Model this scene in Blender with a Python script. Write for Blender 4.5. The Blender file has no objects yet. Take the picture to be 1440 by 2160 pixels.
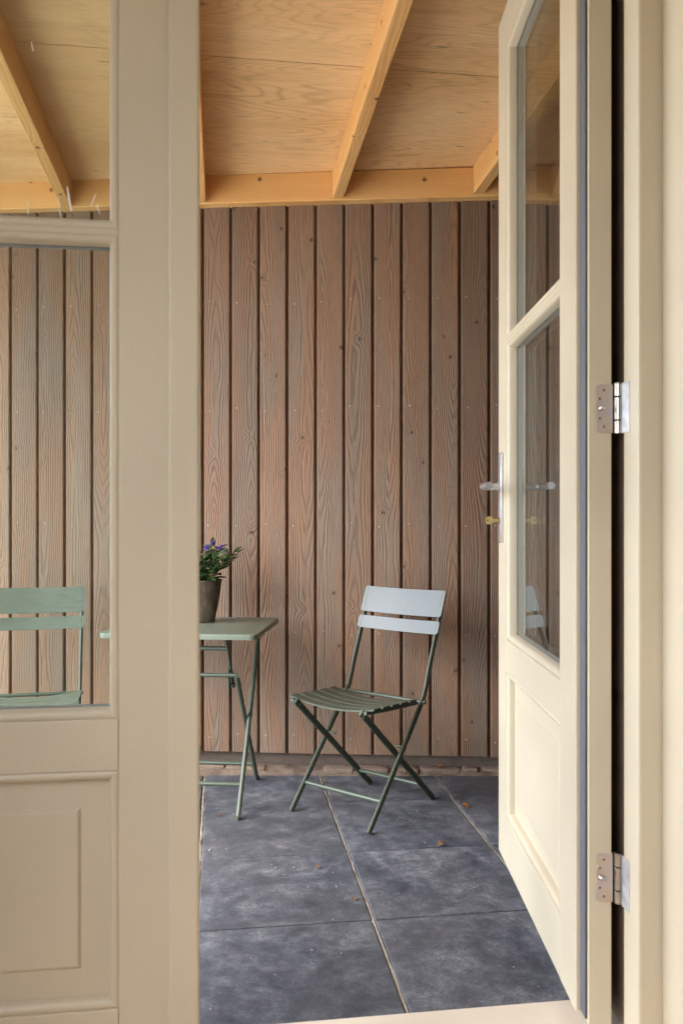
import bpy, bmesh, math, random
from mathutils import Vector, Matrix, noise as mnoise

# ------------------------------------------------------------------ frame of reference
# World: x along the house front (right +), y out of the house, z up; paving is z = 0.
TH = math.radians(7.97)           # the camera is turned this far to the right of the house normal
CS, SN = math.cos(TH), math.sin(TH)
CAM_H = 1.165
def W(xc, yc, z=0.0):             # camera-aligned plan coordinates -> world
    return Vector((xc*CS + yc*SN, -xc*SN + yc*CS, z))

scene = bpy.context.scene
# ------------------------------------------------------------------ camera
cam_d = bpy.data.cameras.new('camera'); cam = bpy.data.objects.new('camera', cam_d)
scene.collection.objects.link(cam); scene.camera = cam
cam.location = (0, 0, CAM_H)
cam.rotation_euler = (math.pi/2, 0, -TH)
cam_d.sensor_fit = 'VERTICAL'; cam_d.sensor_height = 36.0; cam_d.lens = 30.13
cam_d.shift_y = 5/2160.0
cam_d.clip_start = 0.02; cam_d.clip_end = 400
cam_d.dof.use_dof = True; cam_d.dof.focus_distance = 3.25; cam_d.dof.aperture_fstop = 6.3
# ------------------------------------------------------------------ sky, sun, exposure
SUN_EL, SUN_AZ = math.radians(54), math.radians(-118)    # azimuth from +y, clockwise
world = bpy.data.worlds.new('World'); scene.world = world; world.use_nodes = True
wn = world.node_tree; wn.nodes.clear()
wo = wn.nodes.new('ShaderNodeOutputWorld'); wb = wn.nodes.new('ShaderNodeBackground')
sky = wn.nodes.new('ShaderNodeTexSky'); sky.sky_type = 'NISHITA'; sky.sun_disc = False
sky.sun_elevation = SUN_EL; sky.sun_rotation = SUN_AZ
sky.air_density = 1.0; sky.dust_density = 1.6; sky.ozone_density = 1.0
hsv = wn.nodes.new('ShaderNodeHueSaturation'); hsv.inputs['Saturation'].default_value = 0.75   # thin overcast
wn.links.new(sky.outputs[0], hsv.inputs['Color']); wn.links.new(hsv.outputs[0], wb.inputs[0])
wb.inputs[1].default_value = 0.15
wn.links.new(wb.outputs[0], wo.inputs[0])
sun_d = bpy.data.lights.new('sun', 'SUN'); sun_d.energy = 1.2; sun_d.angle = math.radians(70)
sun_d.color = (1.0, 0.97, 0.93)
sun = bpy.data.objects.new('sun', sun_d); scene.collection.objects.link(sun)
sdir = Vector((math.sin(SUN_AZ)*math.cos(SUN_EL), math.cos(SUN_AZ)*math.cos(SUN_EL), math.sin(SUN_EL)))
sun.rotation_euler = sdir.to_track_quat('Z', 'Y').to_euler()
scene.view_settings.view_transform = 'Standard'; scene.view_settings.look = 'None'
scene.view_settings.exposure = 3.2; scene.view_settings.gamma = 1.0
scene.render.engine = 'CYCLES'
scene.cycles.use_denoising = True
scene.cycles.max_bounces = 8; scene.cycles.diffuse_bounces = 5; scene.cycles.glossy_bounces = 3; scene.cycles.transparent_max_bounces = 12
scene.cycles.sample_clamp_indirect = 6.0

RND = random.Random(7)
# ------------------------------------------------------------------ node helpers
class NB:
    def __init__(s, name):
        s.m = bpy.data.materials.new(name); s.m.use_nodes = True
        s.t = s.m.node_tree; s.t.nodes.clear()
        s.out = s.t.nodes.new('ShaderNodeOutputMaterial')
    def n(s, typ, **kw):
        d = s.t.nodes.new(typ)
        for k, v in kw.items(): setattr(d, k, v)
        return d
    def put(s, sock, v):
        if hasattr(v, 'is_output'): s.t.links.new(v, sock)
        elif v is not None:
            if isinstance(v, (tuple, list)) and len(v) == 3 and sock.type == 'RGBA': v = (*v, 1)
            sock.default_value = v
    def math(s, op, a, b=None, c=None, clamp=False):
        d = s.n('ShaderNodeMath', operation=op, use_clamp=clamp)
        s.put(d.inputs[0], a)
        if b is not None: s.put(d.inputs[1], b)
        if c is not None: s.put(d.inputs[2], c)
        return d.outputs[0]
    def xyz(s, v):
        d = s.n('ShaderNodeSeparateXYZ'); s.put(d.inputs[0], v); return d.outputs
    def vec(s, x, y, z):
        d = s.n('ShaderNodeCombineXYZ')
        for i, q in enumerate((x, y, z)): s.put(d.inputs[i], q)
        return d.outputs[0]
    def coord(s): return s.n('ShaderNodeTexCoord').outputs['Object']
    def gcoord(s): return s.n('ShaderNodeNewGeometry').outputs['Position']
    def rnd(s): return s.n('ShaderNodeObjectInfo').outputs['Random']
    def noise(s, v, scale=1.0, detail=2.0, rough=0.5, dist=0.0):
        d = s.n('ShaderNodeTexNoise'); s.put(d.inputs['Vector'], v)
        d.inputs['Scale'].default_value = scale; d.inputs['Detail'].default_value = detail
        d.inputs['Roughness'].default_value = rough; d.inputs['Distortion'].default_value = dist
        return d.outputs['Fac']
    def voro(s, v, scale=1.0, rand=1.0, feature='F1', dims='3D'):
        d = s.n('ShaderNodeTexVoronoi', feature=feature, voronoi_dimensions=dims); s.put(d.inputs['Vector'], v)
        d.inputs['Scale'].default_value = scale; d.inputs['Randomness'].default_value = rand
        return d.outputs
    def ramp(s, f, stops, interp='LINEAR'):
        d = s.n('ShaderNodeValToRGB'); s.put(d.inputs[0], f); cr = d.color_ramp; cr.interpolation = interp
        while len(cr.elements) < len(stops): cr.elements.new(0.5)
        for e, (p, c) in zip(cr.elements, stops):
            e.position = p; e.color = (*c, 1) if isinstance(c, (tuple, list)) else (c, c, c, 1)
        return d.outputs[0]
    def mr(s, v, a, b, c=0.0, d=1.0, smooth=False):
        k = s.n('ShaderNodeMapRange'); k.clamp = True
        if smooth: k.interpolation_type = 'SMOOTHSTEP'
        for i, q in enumerate((v, a, b, c, d)): s.put(k.inputs[i], q)
        return k.outputs[0]
    def mix(s, f, a, b, blend='MIX'):
        d = s.n('ShaderNodeMix', data_type='RGBA', blend_type=blend)
        s.put(d.inputs[0], f); s.put(d.inputs[6], a); s.put(d.inputs[7], b); return d.outputs[2]
    def bump(s, h, strength=1.0, dist=0.001):
        d = s.n('ShaderNodeBump'); s.put(d.inputs['Height'], h)
        d.inputs['Strength'].default_value = strength; d.inputs['Distance'].default_value = dist
        return d.outputs[0]
    def bsdf(s, color, rough=0.5, normal=None, metallic=0.0, spec=0.5, coat=0.0, sub=None):
        d = s.n('ShaderNodeBsdfPrincipled')
        s.put(d.inputs['Base Color'], color); s.put(d.inputs['Roughness'], rough)
        s.put(d.inputs['Metallic'], metallic); s.put(d.inputs['Specular IOR Level'], spec)
        if coat: d.inputs['Coat Weight'].default_value = coat; d.inputs['Coat Roughness'].default_value = 0.3
        if normal is not None: s.t.links.new(normal, d.inputs['Normal'])
        s.t.links.new(d.outputs[0], s.out.inputs[0]); return d

MAT = {}
def m_paint(name, col, rough=0.42, dirt=0.05):
    b = NB(name); p = b.gcoord(); x, y, z = b.xyz(p)
    big = b.noise(p, 3.0, 3); fine = b.noise(p, 260.0, 2)
    streak = b.noise(b.vec(b.math('MULTIPLY', x, 130), b.math('MULTIPLY', y, 130), b.math('MULTIPLY', z, 3.5)), 1.0, 2)
    k = b.math('ADD', b.mr(big, .3, .7, 1-dirt, 1+dirt), b.mr(fine, .3, .7, -.015, .015))
    c = b.mix(1.0, col, b.n_rgb(k) if False else b.vec(k, k, k), 'MULTIPLY')
    sp = b.voro(p, 38.0)['Distance']; spot = b.mr(sp, .03, .055, 0.62, 1.0)
    gate = b.mr(b.noise(p, 9.0, 1), .66, .70, 0, 1)
    c = b.mix(b.math('MULTIPLY', gate, b.math('SUBTRACT', 1.0, spot)), c, (.12, .09, .06))
    h = b.math('ADD', b.math('MULTIPLY', fine, .35), streak)
    b.bsdf(c, b.mr(big, .3, .7, rough-.05, rough+.08), b.bump(h, .35, .0006), spec=.45)
    return b.m
def make_materials():
    M = MAT
    M['cream'] = m_paint('cream_paint', (.535, .466, .340))
    M['sill'] = m_paint('sill_paint', (.66, .58, .46), .5, .12)
    M['plaster'] = m_paint('room_plaster', (.78, .685, .565), .8)
    # ---- weathered cladding boards: growth rings cut flat, knots, brushed relief
    def boards(name, c0, c1, c2, ring=.0078, bumpd=.0020):
        b = NB(name); x, y, z = b.xyz(b.coord()); r = b.rnd()
        o1 = b.math('MULTIPLY', r, 61.0); o2 = b.math('MULTIPLY', r, 173.0)
        wob = b.noise(b.vec(o1, 0.0, b.math('MULTIPLY', z, 1.1)), 1.0, 2)
        dep = b.noise(b.vec(o2, 4.0, b.math('MULTIPLY', z, .60)), 1.0, 1)
        cx = b.math('MULTIPLY', b.math('SUBTRACT', b.math('FRACT', b.math('MULTIPLY', r, 7.31)), .5), .11)
        d = b.math('ADD', b.math('SUBTRACT', x, cx), b.math('MULTIPLY', b.math('SUBTRACT', wob, .5), .06))
        h = b.math('MULTIPLY', b.math('ABSOLUTE', b.math('SUBTRACT', dep, .47)), .34)
        rr = b.math('SQRT', b.math('ADD', b.math('MULTIPLY', d, d), b.math('MULTIPLY', h, h)))
        jx = b.math('MULTIPLY', b.math('SUBTRACT', b.noise(b.vec(b.math('MULTIPLY', b.math('ADD', x, o1), 60), 0.0, b.math('MULTIPLY', z, 60)), 1.0, 2), .5), .022)
        jz = b.math('MULTIPLY', b.math('SUBTRACT', b.noise(b.vec(b.math('MULTIPLY', b.math('ADD', x, o2), 60), 7.0, b.math('MULTIPLY', z, 60)), 1.0, 2), .5), .016)
        kd = b.voro(b.vec(b.math('ADD', b.math('ADD', x, o1), jx), b.math('ADD', b.math('MULTIPLY', b.math('ADD', z, o2), 1.0), jz), 0.0), 4.0, dims='2D')['Distance']
        kk = b.math('EXPONENT', b.math('MULTIPLY', b.math('POWER', b.math('DIVIDE', kd, .11), 2.0), -1.0))
        rr = b.math('ADD', rr, b.math('MULTIPLY', kk, .013))
        fw = b.noise(b.vec(b.math('MULTIPLY', b.math('ADD', x, o1), 42), 0.0, b.math('MULTIPLY', z, 9)), 1.0, 2)
        rr = b.math('ADD', rr, b.math('MULTIPLY', fw, .0085))
        ph = b.math('DIVIDE', rr, ring)
        s = b.math('ADD', b.math('MULTIPLY', b.math('SINE', b.math('MULTIPLY', ph, 6.2832)), .5), .5)
        fib = b.noise(b.vec(b.math('MULTIPLY', b.math('ADD', x, o2), 420), 0.0, b.math('MULTIPLY', z, 14)), 1.0, 3)
        line = b.math('POWER', s, 2.6)
        amp = b.mr(b.noise(b.vec(b.math('MULTIPLY', b.math('ADD', x, o2), 14), 2.0, b.math('MULTIPLY', z, 2.2)), 1.0, 1), .35, .65, .35, 1.0)
        lo = b.noise(b.vec(b.math('MULTIPLY', b.math('ADD', x, o1), 11), 1.0, b.math('MULTIPLY', z, 1.3)), 1.0, 3)
        col = b.mix(b.mr(lo, .40, .58), c0, c1)
        val = b.mr(b.math('FRACT', b.math('MULTIPLY', r, 13.7)), 0, 1, .78, 1.20)
        col = b.mix(1.0, col, b.vec(val, val, val), 'MULTIPLY')
        col = b.mix(b.math('MULTIPLY', b.math('MULTIPLY', line, amp), .32), col, c2)
        col = b.mix(b.mr(fib, .42, .75, 0, .28), col, c2)
        ring_k = b.mr(kd, .012, .045, 1, 0); gate = b.mr(b.noise(b.vec(o1, o2, b.math('MULTIPLY', z, 3)), 1.0, 1), .42, .48)
        col = b.mix(b.math('MULTIPLY', b.math('MULTIPLY', ring_k, gate), .9), col, (.035, .022, .015))
        hh = b.math('SUBTRACT', b.math('MULTIPLY', fib, .25), b.math('MULTIPLY', b.math('MULTIPLY', line, amp), 1.0))
        b.bsdf(col, .62, b.bump(hh, .8, bumpd), spec=.3)
        return b.m
    M['board'] = boards('weathered_board', (.200, .140, .098), (.228, .130, .078), (.052, .032, .021))
    M['groove'] = boards('groove_wood', (.17, .082, .046), (.18, .082, .044), (.09, .045, .026))
    M['dark_board'] = boards('cladding_and_gap_shade', (.14, .095, .066), (.15, .095, .064), (.06, .04, .028))  # dark cladding tone, also paints the shade in the hinge-side gap
    # ---- sawn pine beam
    def pine(name, axis, c0, c1, c2):
        b = NB(name); v = b.xyz(b.coord()); r = b.rnd(); o = b.math('MULTIPLY', r, 47.0)
        a = v[axis]; u, w = [v[i] for i in range(3) if i != axis]
        uu = b.math('ADD', b.math('MULTIPLY', u, 1.0), b.math('MULTIPLY', b.noise(b.vec(o, 0.0, b.math('MULTIPLY', a, 1.7)), 1.0, 2), .05))
        ww = b.math('ADD', w, b.math('MULTIPLY', b.noise(b.vec(o, 9.0, b.math('MULTIPLY', a, 1.2)), 1.0, 2), .07))
        rr = b.math('SQRT', b.math('ADD', b.math('MULTIPLY', uu, uu), b.math('MULTIPLY', ww, ww)))
        kd = b.voro(b.vec(b.math('ADD', b.math('ADD', w, u), o), b.math('ADD', a, o), 0.0), 4.4, dims='2D')['Distance']
        rr = b.math('ADD', rr, b.math('MULTIPLY', b.math('EXPONENT', b.math('MULTIPLY', b.math('POWER', b.math('DIVIDE', kd, .12), 2.0), -1.0)), .014))
        s = b.math('ADD', b.math('MULTIPLY', b.math('SINE', b.math('MULTIPLY', rr, 6.2832/.0085)), .5), .5)
        fib = b.noise(b.vec(b.math('MULTIPLY', u, 300), b.math('MULTIPLY', w, 300), b.math('MULTIPLY', a, 10)), 1.0, 2)
        lo = b.noise(b.vec(b.math('MULTIPLY', u, 8), b.math('MULTIPLY', w, 8), b.math('ADD', b.math('MULTIPLY', a, 1.4), o)), 1.0, 2)
        col = b.mix(b.mr(lo, .35, .65), c0, c1)
        col = b.mix(b.math('MULTIPLY', b.math('POWER', s, 2.0), .42), col, c2)
        col = b.mix(b.mr(fib, .45, .8, 0, .2), col, c2)
        col = b.mix(b.mr(kd, .030, .055, .85, 0), col, (.13, .045, .018))
        b.bsdf(col, .5, b.bump(b.math('ADD', s, fib), .3, .0008), spec=.35)
        return b.m
    M['pine_x'] = pine('pine_beam', 0, (.80, .485, .19), (.73, .405, .14), (.50, .225, .065))
    M['pine_y'] = pine('pine_rafter', 1, (.80, .485, .19), (.73, .405, .14), (.50, .225, .065))
    # ---- rotary cut plywood
    b = NB('plywood'); x, y, z = b.xyz(b.coord()); r = b.rnd(); o = b.math('MULTIPLY', r, 31.0)
    f = b.noise(b.vec(b.math('ADD', b.math('MULTIPLY', x, .55), o), b.math('MULTIPLY', y, 3.0), o), 1.0, 2.6, .5, .25)
    s = b.math('ADD', b.math('MULTIPLY', b.math('SINE', b.math('MULTIPLY', f, 270.0)), .5), .5)
    fib = b.noise(b.vec(b.math('MULTIPLY', x, 16), b.math('MULTIPLY', y, 260), o), 1.0, 3)
    lo = b.noise(b.vec(b.math('MULTIPLY', x, 1.6), b.math('MULTIPLY', y, 3.4), o), 1.0, 3)
    band = b.noise(b.vec(b.math('MULTIPLY', x, .5), b.math('MULTIPLY', y, 9), o), 1.0, 2)
    col = b.mix(b.mr(lo, .32, .66), (.89, .62, .32), (.80, .51, .235))
    col = b.mix(b.mr(band, .5, .75, 0, .35), col, (.55, .33, .14))
    gate = b.mr(b.noise(b.vec(b.math('MULTIPLY', x, 1.1), b.math('MULTIPLY', y, 2.3), b.math('ADD', o, 5.0)), 1.0, 2), .40, .62, .05, .36)
    col = b.mix(b.math('MULTIPLY', b.math('POWER', s, 5.0), gate), col, (.36, .19, .07))
    col = b.mix(b.mr(fib, .45, .75, 0, .30), col, (.27, .15, .06))
    sp = b.voro(b.vec(b.math('MULTIPLY', x, 3), b.math('MULTIPLY', y, 14), o), 1.0)['Distance']
    col = b.mix(b.mr(sp, .05, .09, .55, 0), col, (.12, .05, .02))
    b.bsdf(col, .6, b.bump(b.math('ADD', fib, b.math('MULTIPLY', s, .5)), .25, .0006), spec=.3); M['ply'] = b.m
    # ---- concrete paving tile
    b = NB('paving_tile'); p = b.gcoord(); r = b.rnd(); o = b.math('MULTIPLY', r, 19.0)
    x, y, z = b.xyz(p); q = b.vec(x, y, o)
    n1 = b.noise(q, 5.5, 7, .68, .8); n2 = b.noise(q, 17.0, 7, .72); n3 = b.noise(q, 150.0, 3, .7); n4 = b.noise(b.vec(x, y, 3.0), 1.5, 2)
    cl = b.math('ADD', b.math('MULTIPLY', n1, .55), b.math('MULTIPLY', n2, .45))
    col = b.ramp(cl, [(.37, (.036, .040, .052)), (.47, (.072, .079, .096)), (.55, (.125, .133, .152)), (.64, (.235, .238, .243))])
    col = b.mix(b.mr(n4, .45, .7, 0, .35), col, (.12, .112, .10))
    col = b.mix(b.mr(n3, .38, .66, .45, 0), col, (.030, .033, .042))
    tv = b.mr(b.math('FRACT', b.math('MULTIPLY', r, 9.1)), 0, 1, .92, 1.24); col = b.mix(1.0, col, b.vec(tv, tv, tv), 'MULTIPLY')
    v1 = b.voro(q, 42.0)['Distance']; g1 = b.mr(b.noise(q, 13.0, 1), .66, .72)
    col = b.mix(b.math('MULTIPLY', b.mr(v1, .06, .12, .85, 0), g1), col, (.50, .48, .43))
    v2 = b.voro(b.vec(x, y, 8.0), 25.0)['Distance']
    col = b.mix(b.mr(v2, .035, .06, .7, 0), col, (.03, .026, .022))
    b.bsdf(col, b.mr(n1, .3, .7, .50, .68), b.bump(b.math('ADD', n3, b.math('MULTIPLY', n2, .6)), .45, .0016), spec=.4); M['tile'] = b.m
    # ---- joint sand
    def granular(name, c0, c1, c2, sc=1.0):
        b = NB(name); p = b.gcoord()
        n1 = b.noise(p, 14.0*sc, 5, .65); n2 = b.noise(p, 240.0*sc, 3, .7)
        col = b.mix(b.mr(n1, .35, .65), c0, c1); col = b.mix(b.mr(n2, .45, .7, 0, .6), col, c2)
        b.bsdf(col, .9, b.bump(b.math('ADD', n2, n1), .8, .003), spec=.15); return b.m
    M['sand'] = granular('joint_sand', (.46, .42, .37), (.33, .29, .245), (.10, .085, .07))
    M['ledge'] = granular('ledge_sand', (.22, .165, .125), (.15, .11, .082), (.06, .043, .032))
    M['bed'] = granular('bedding_sand', (.07, .06, .05), (.05, .042, .036), (.02, .017, .014))
    M['plinth'] = granular('plinth_concrete', (.15, .115, .092), (.12, .09, .072), (.07, .053, .042), .6)
    M['gravel'] = granular('garden_ground', (.58, .55, .49), (.50, .47, .41), (.34, .32, .27), .3)  # unseen ground, kept pale to bounce light up to the porch ceiling
    M['grit'] = granular('pale_grit', (.40, .38, .34), (.30, .28, .25), (.16, .14, .12), 3)
    M['stone'] = granular('rubble_stone', (.28, .205, .155), (.21, .15, .112), (.11, .08, .058), 2)
    # ---- powder coated green metal
    def metal_green(name, c, rough, streak=0.0):
        b = NB(name); p = b.coord(); x, y, z = b.xyz(p)
        n1 = b.noise(p, 6.0, 4); st = b.noise(b.vec(b.math('MULTIPLY', x, 14), b.math('MULTIPLY', y, 60), b.math('MULTIPLY', z, 120)), 1.0, 4, .6)
        k = b.mr(n1, .3, .7, .9, 1.1); col = b.mix(1.0, c, b.vec(k, k, k), 'MULTIPLY')
        if streak: col = b.mix(b.mr(st, .50, .68, 0, streak), col, (c[0]*.35, c[1]*.35, c[2]*.35))
        b.bsdf(col, b.mr(n1, .3, .7, rough-.04, rough+.06), b.bump(b.noise(p, 500.0, 2), .15, .0004), spec=.5); return b.m
    M['green'] = metal_green('green_coated_steel', (.058, .074, .050), .34)
    M['green_slat'] = metal_green('green_coated_slat', (.115, .13, .125), .42)
    M['green_seat'] = metal_green('green_coated_seat', (.072, .086, .060), .42)
    M['green_streaked'] = metal_green('green_slat_dirt_streaks', (.098, .120, .086), .45, .6)  # base lightened for the pane's reflection; the dark streaks are dirt
    M['green_top'] = metal_green('green_table_sheet', (.145, .170, .125), .40)
    def simple(name, c, rough, metallic=0.0, spec=.5, nsc=60.0, var=.12, bd=.0003):
        b = NB(name); p = b.coord(); n = b.noise(p, nsc, 3); k = b.mr(n, .3, .7, 1-var, 1+var)
        b.bsdf(b.mix(1.0, c, b.vec(k, k, k), 'MULTIPLY'), b.mr(n, .3, .7, rough*.85, rough*1.15), b.bump(n, .3, bd), metallic, spec); return b.m
    M['alu'] = simple('brushed_aluminium', (.74, .75, .79), .33, 1.0, .5, 9.0, .04, .00002)
    b = NB('zinc_hinge'); p = b.coord(); n = b.noise(p, 28.0, 3)
    b.bsdf(b.ramp(n, [(.35, (.62, .57, .62)), (.5, (.66, .60, .55)), (.65, (.64, .50, .38))]), .36, None, 0.8); M['zinc'] = b.m
    M['zinc_grey'] = simple('zinc_plate', (.52, .54, .58), .4, .6, .5, 40.0, .25, .0001)
    M['steel'] = simple('hinge_steel', (.46, .43, .39), .27, 1.0, .5, 20.0, .1, .00005)
    M['screw'] = simple('screw_brass', (.30, .23, .13), .35, 1.0)
    M['gasket'] = simple('rubber_gasket', (.10, .105, .125), .5)
    M['black'] = simple('black_rubber', (.015, .015, .017), .5)
    M['brass'] = simple('brass_key', (.62, .47, .20), .35, .6)
    M['spacer'] = simple('grey_spacer', (.30, .32, .34), .45)
    M['nail'] = simple('nail_steel', (.62, .56, .50), .4, .6)
    M['white'] = simple('white_smear', (.78, .77, .74), .6)
    # ---- pot
    b = NB('weathered_pot'); p = b.coord(); x, y, z = b.xyz(p)
    n1 = b.noise(p, 22.0, 5, .6); n2 = b.noise(b.vec(b.math('MULTIPLY', x, 60), b.math('MULTIPLY', y, 60), b.math('MULTIPLY', z, 14)), 1.0, 3)
    col = b.ramp(b.math('ADD', b.math('MULTIPLY', n1, .7), b.math('MULTIPLY', n2, .3)), [(.35, (.045, .036, .026)), (.5, (.095, .073, .050)), (.66, (.17, .135, .092))])
    b.bsdf(col, .85, b.bump(n1, .6, .003), spec=.2); M['pot'] = b.m
    M['soil'] = granular('potting_soil', (.03, .022, .015), (.045, .032, .022), (.015, .011, .008))
    def leafy(name, c0, c1, rough=.35):
        b = NB(name); r = b.rnd(); p = b.coord()
        col = b.mix(r, c0, c1); k = b.mr(b.noise(p, 60.0, 2), .3, .7, .8, 1.2)
        d = b.bsdf(b.mix(1.0, col, b.vec(k, k, k), 'MULTIPLY'), rough, None, spec=.45); return b.m
    M['leaf'] = leafy('hebe_leaf', (.018, .048, .011), (.055, .105, .028))
    M['stem'] = leafy('hebe_stem', (.09, .12, .04), (.12, .13, .05), .6)
    M['flower'] = leafy('purple_floret', (.07, .03, .24), (.12, .065, .30), .6)
    M['flower_pale'] = leafy('pale_floret', (.20, .18, .26), (.25, .25, .25), .7)
    M['bud'] = leafy('green_bud', (.11, .13, .06), (.15, .13, .08), .7)
    b = NB('dry_leaf'); r = b.rnd(); p = b.coord(); n = b.noise(p, 45.0, 3)
    col = b.mix(r, (.52, .19, .035), (.30, .13, .045)); col = b.mix(b.mr(n, .45, .7, 0, .6), col, (.55, .33, .13))
    b.bsdf(col, .65, b.bump(n, .5, .002), spec=.25); M['dry'] = b.m
    # ---- oak floor of the room
    b = NB('room_floor_boards'); x, y, z = b.xyz(b.gcoord())
    n = b.noise(b.vec(b.math('MULTIPLY', x, 20), b.math('MULTIPLY', y, 2.0), 0.0), 1.0, 4)
    b.bsdf(b.mix(n, (.55, .42, .28), (.46, .34, .21)), .45, b.bump(n, .2, .001)); M['oak'] = b.m
    # ---- window glass: clear sheet with Fresnel mirror on each face and a little dirt
    def glass(name, dirt):
        b = NB(name); p = b.gcoord()
        fr = b.n('ShaderNodeFresnel'); fr.inputs[0].default_value = 1.52
        front = b.math('SUBTRACT', 1.0, b.n('ShaderNodeNewGeometry').outputs['Backfacing'])
        refl = b.math('MULTIPLY', b.math('MULTIPLY', fr.outputs[0], 1.3), front, None, True)
        tr = b.n('ShaderNodeBsdfTransparent'); tr.inputs[0].default_value = (.895, .918, .905, 1)
        gl = b.n('ShaderNodeBsdfGlossy'); gl.inputs['Roughness'].default_value = 0.0
        mx = b.n('ShaderNodeMixShader'); b.t.links.new(refl, mx.inputs[0])
        b.t.links.new(tr.outputs[0], mx.inputs[1]); b.t.links.new(gl.outputs[0], mx.inputs[2])
        df = b.n('ShaderNodeBsdfDiffuse'); df.inputs[0].default_value = (.75, .74, .70, 1)
        v = b.voro(p, 62.0)['Distance']; g = b.mr(b.noise(p, 5.0, 2), .50, .62)
        film = b.mr(b.noise(p, 2.2, 4, .6), .40, .75, .001, .010)
        dm = b.math('ADD', b.math('MULTIPLY', b.mr(v, .05, .09, dirt, 0), g), film)
        m2 = b.n('ShaderNodeMixShader'); b.t.links.new(dm, m2.inputs[0])
        b.t.links.new(mx.outputs[0], m2.inputs[1]); b.t.links.new(df.outputs[0], m2.inputs[2])
        b.t.links.new(m2.outputs[0], b.out.inputs[0]); return b.m
    M['glass'] = glass('window_glass', .30)
make_materials()

# ------------------------------------------------------------------ geometry helpers
col0 = scene.collection
def obj(name, bm, mat, parent=None, smooth=False, matrix=None):
    me = bpy.data.meshes.new(name)
    bmesh.ops.recalc_face_normals(bm, faces=bm.faces[:])
    bm.to_mesh(me); bm.free()
    if mat: me.materials.append(MAT[mat])
    if smooth:
        for p in me.polygons: p.use_smooth = True
        try: me.set_sharp_from_angle(angle=math.radians(40))
        except Exception: pass
    o = bpy.data.objects.new(name, me); col0.objects.link(o)
    if parent: o.parent = parent
    if matrix is not None: o.matrix_basis = matrix
    return o
def inst(name, src, parent, matrix):
    o = bpy.data.objects.new(name, src.data); col0.objects.link(o); o.parent = parent; o.matrix_basis = matrix; return o
def empty(name, loc=(0,0,0), rz=0.0):
    e = bpy.data.objects.new(name, None); col0.objects.link(e); e.location = loc; e.rotation_euler = (0,0,rz)
    e.empty_display_size = .1; return e
def tag(o, label=None, cat=None, group=None, kind=None):
    if cat and not kind: kind = 'thing'
    if label: o['label'] = label
    if cat: o['category'] = cat
    if group: o['group'] = group
    if kind: o['kind'] = kind
    return o
def add_box(bm, lo, hi, bev=0.0, seg=1):
    vs = [bm.verts.new((x, y, z)) for x in (lo[0], hi[0]) for y in (lo[1], hi[1]) for z in (lo[2], hi[2])]
    fs = [bm.faces.new([vs[i] for i in q]) for q in ((0,1,3,2),(4,6,7,5),(0,4,5,1),(2,3,7,6),(0,2,6,4),(1,5,7,3))]
    if bev > 0:
        es = list({e for f in fs for e in f.edges})
        bmesh.ops.bevel(bm, geom=es, offset=bev, segments=seg, profile=.5, affect='EDGES')
    return bm
def box(lo, hi, bev=0.0, seg=1):
    return add_box(bmesh.new(), lo, hi, bev, seg)
def add_tube(bm, pts, r, n=12, ry=None, side=None, cap=True):
    """tube along pts; elliptical when ry is given (r along 'side', ry across)"""
    pts = [Vector(p) for p in pts]; rings = []
    for i, p in enumerate(pts):
        t = (pts[min(i+1, len(pts)-1)] - pts[max(i-1, 0)]).normalized()
        a = Vector(side) if side else (Vector((0,0,1)) if abs(t.z) < .9 else Vector((1,0,0)))
        a = (a - t*a.dot(t)).normalized(); c = t.cross(a)
        rr = r[i] if isinstance(r, (list, tuple)) else r; r2 = ry if ry else rr
        rings.append([bm.verts.new(p + a*math.cos(2*math.pi*k/n)*rr + c*math.sin(2*math.pi*k/n)*r2) for k in range(n)])
    for A, B in zip(rings, rings[1:]):
        for k in range(n): bm.faces.new((A[k], A[(k+1)%n], B[(k+1)%n], B[k]))
    if cap: bm.faces.new(rings[0][::-1]); bm.faces.new(rings[-1])
    return bm
def tube(pts, r, n=12, ry=None, side=None): return add_tube(bmesh.new(), pts, r, n, ry, side)
def add_prism(bm, poly, z0, z1):
    a = [bm.verts.new((x, y, z0)) for x, y in poly]; b = [bm.verts.new((x, y, z1)) for x, y in poly]
    bm.faces.new(a[::-1]); bm.faces.new(b); n = len(poly)
    for i in range(n): bm.faces.new((a[i], a[(i+1)%n], b[(i+1)%n], b[i]))
    return bm
def add_lathe(bm, prof, n=32, wob=None):
    rings = []
    for r, z in prof:
        rings.append([bm.verts.new((r*math.cos(2*math.pi*k/n)*(1+(wob(k,z) if wob else 0)), r*math.sin(2*math.pi*k/n)*(1+(wob(k,z) if wob else 0)), z)) for k in range(n)])
    for A, B in zip(rings, rings[1:]):
        for k in range(n): bm.faces.new((A[k], A[(k+1)%n], B[(k+1)%n], B[k]))
    bm.faces.new(rings[0][::-1]); bm.faces.new(rings[-1]); return bm

# ================================================================== THE SETTING
# wall line at the back of the porch (boards' front plane)
WALL_P = W(0, 3.88); WALL_A = math.radians(-12.18)
wx, wy = Vector((math.cos(WALL_A), math.sin(WALL_A), 0)), Vector((-math.sin(WALL_A), math.cos(WALL_A), 0))
def on_wall(w, off=0.0, z=0.0): return Vector((WALL_P.x, WALL_P.y, z)) + wx*w + wy*off
W_L, W_R = -2.3, 1.75
SIDE_X = on_wall(W_R).x

bm = bmesh.new(); bmesh.ops.create_grid(bm, x_segments=2, y_segments=2, size=120)
tag(obj('ground', bm, 'gravel', matrix=Matrix.Translation((0, 0, -.07))), 'pale garden ground around the porch', None, None, 'structure')

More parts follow.
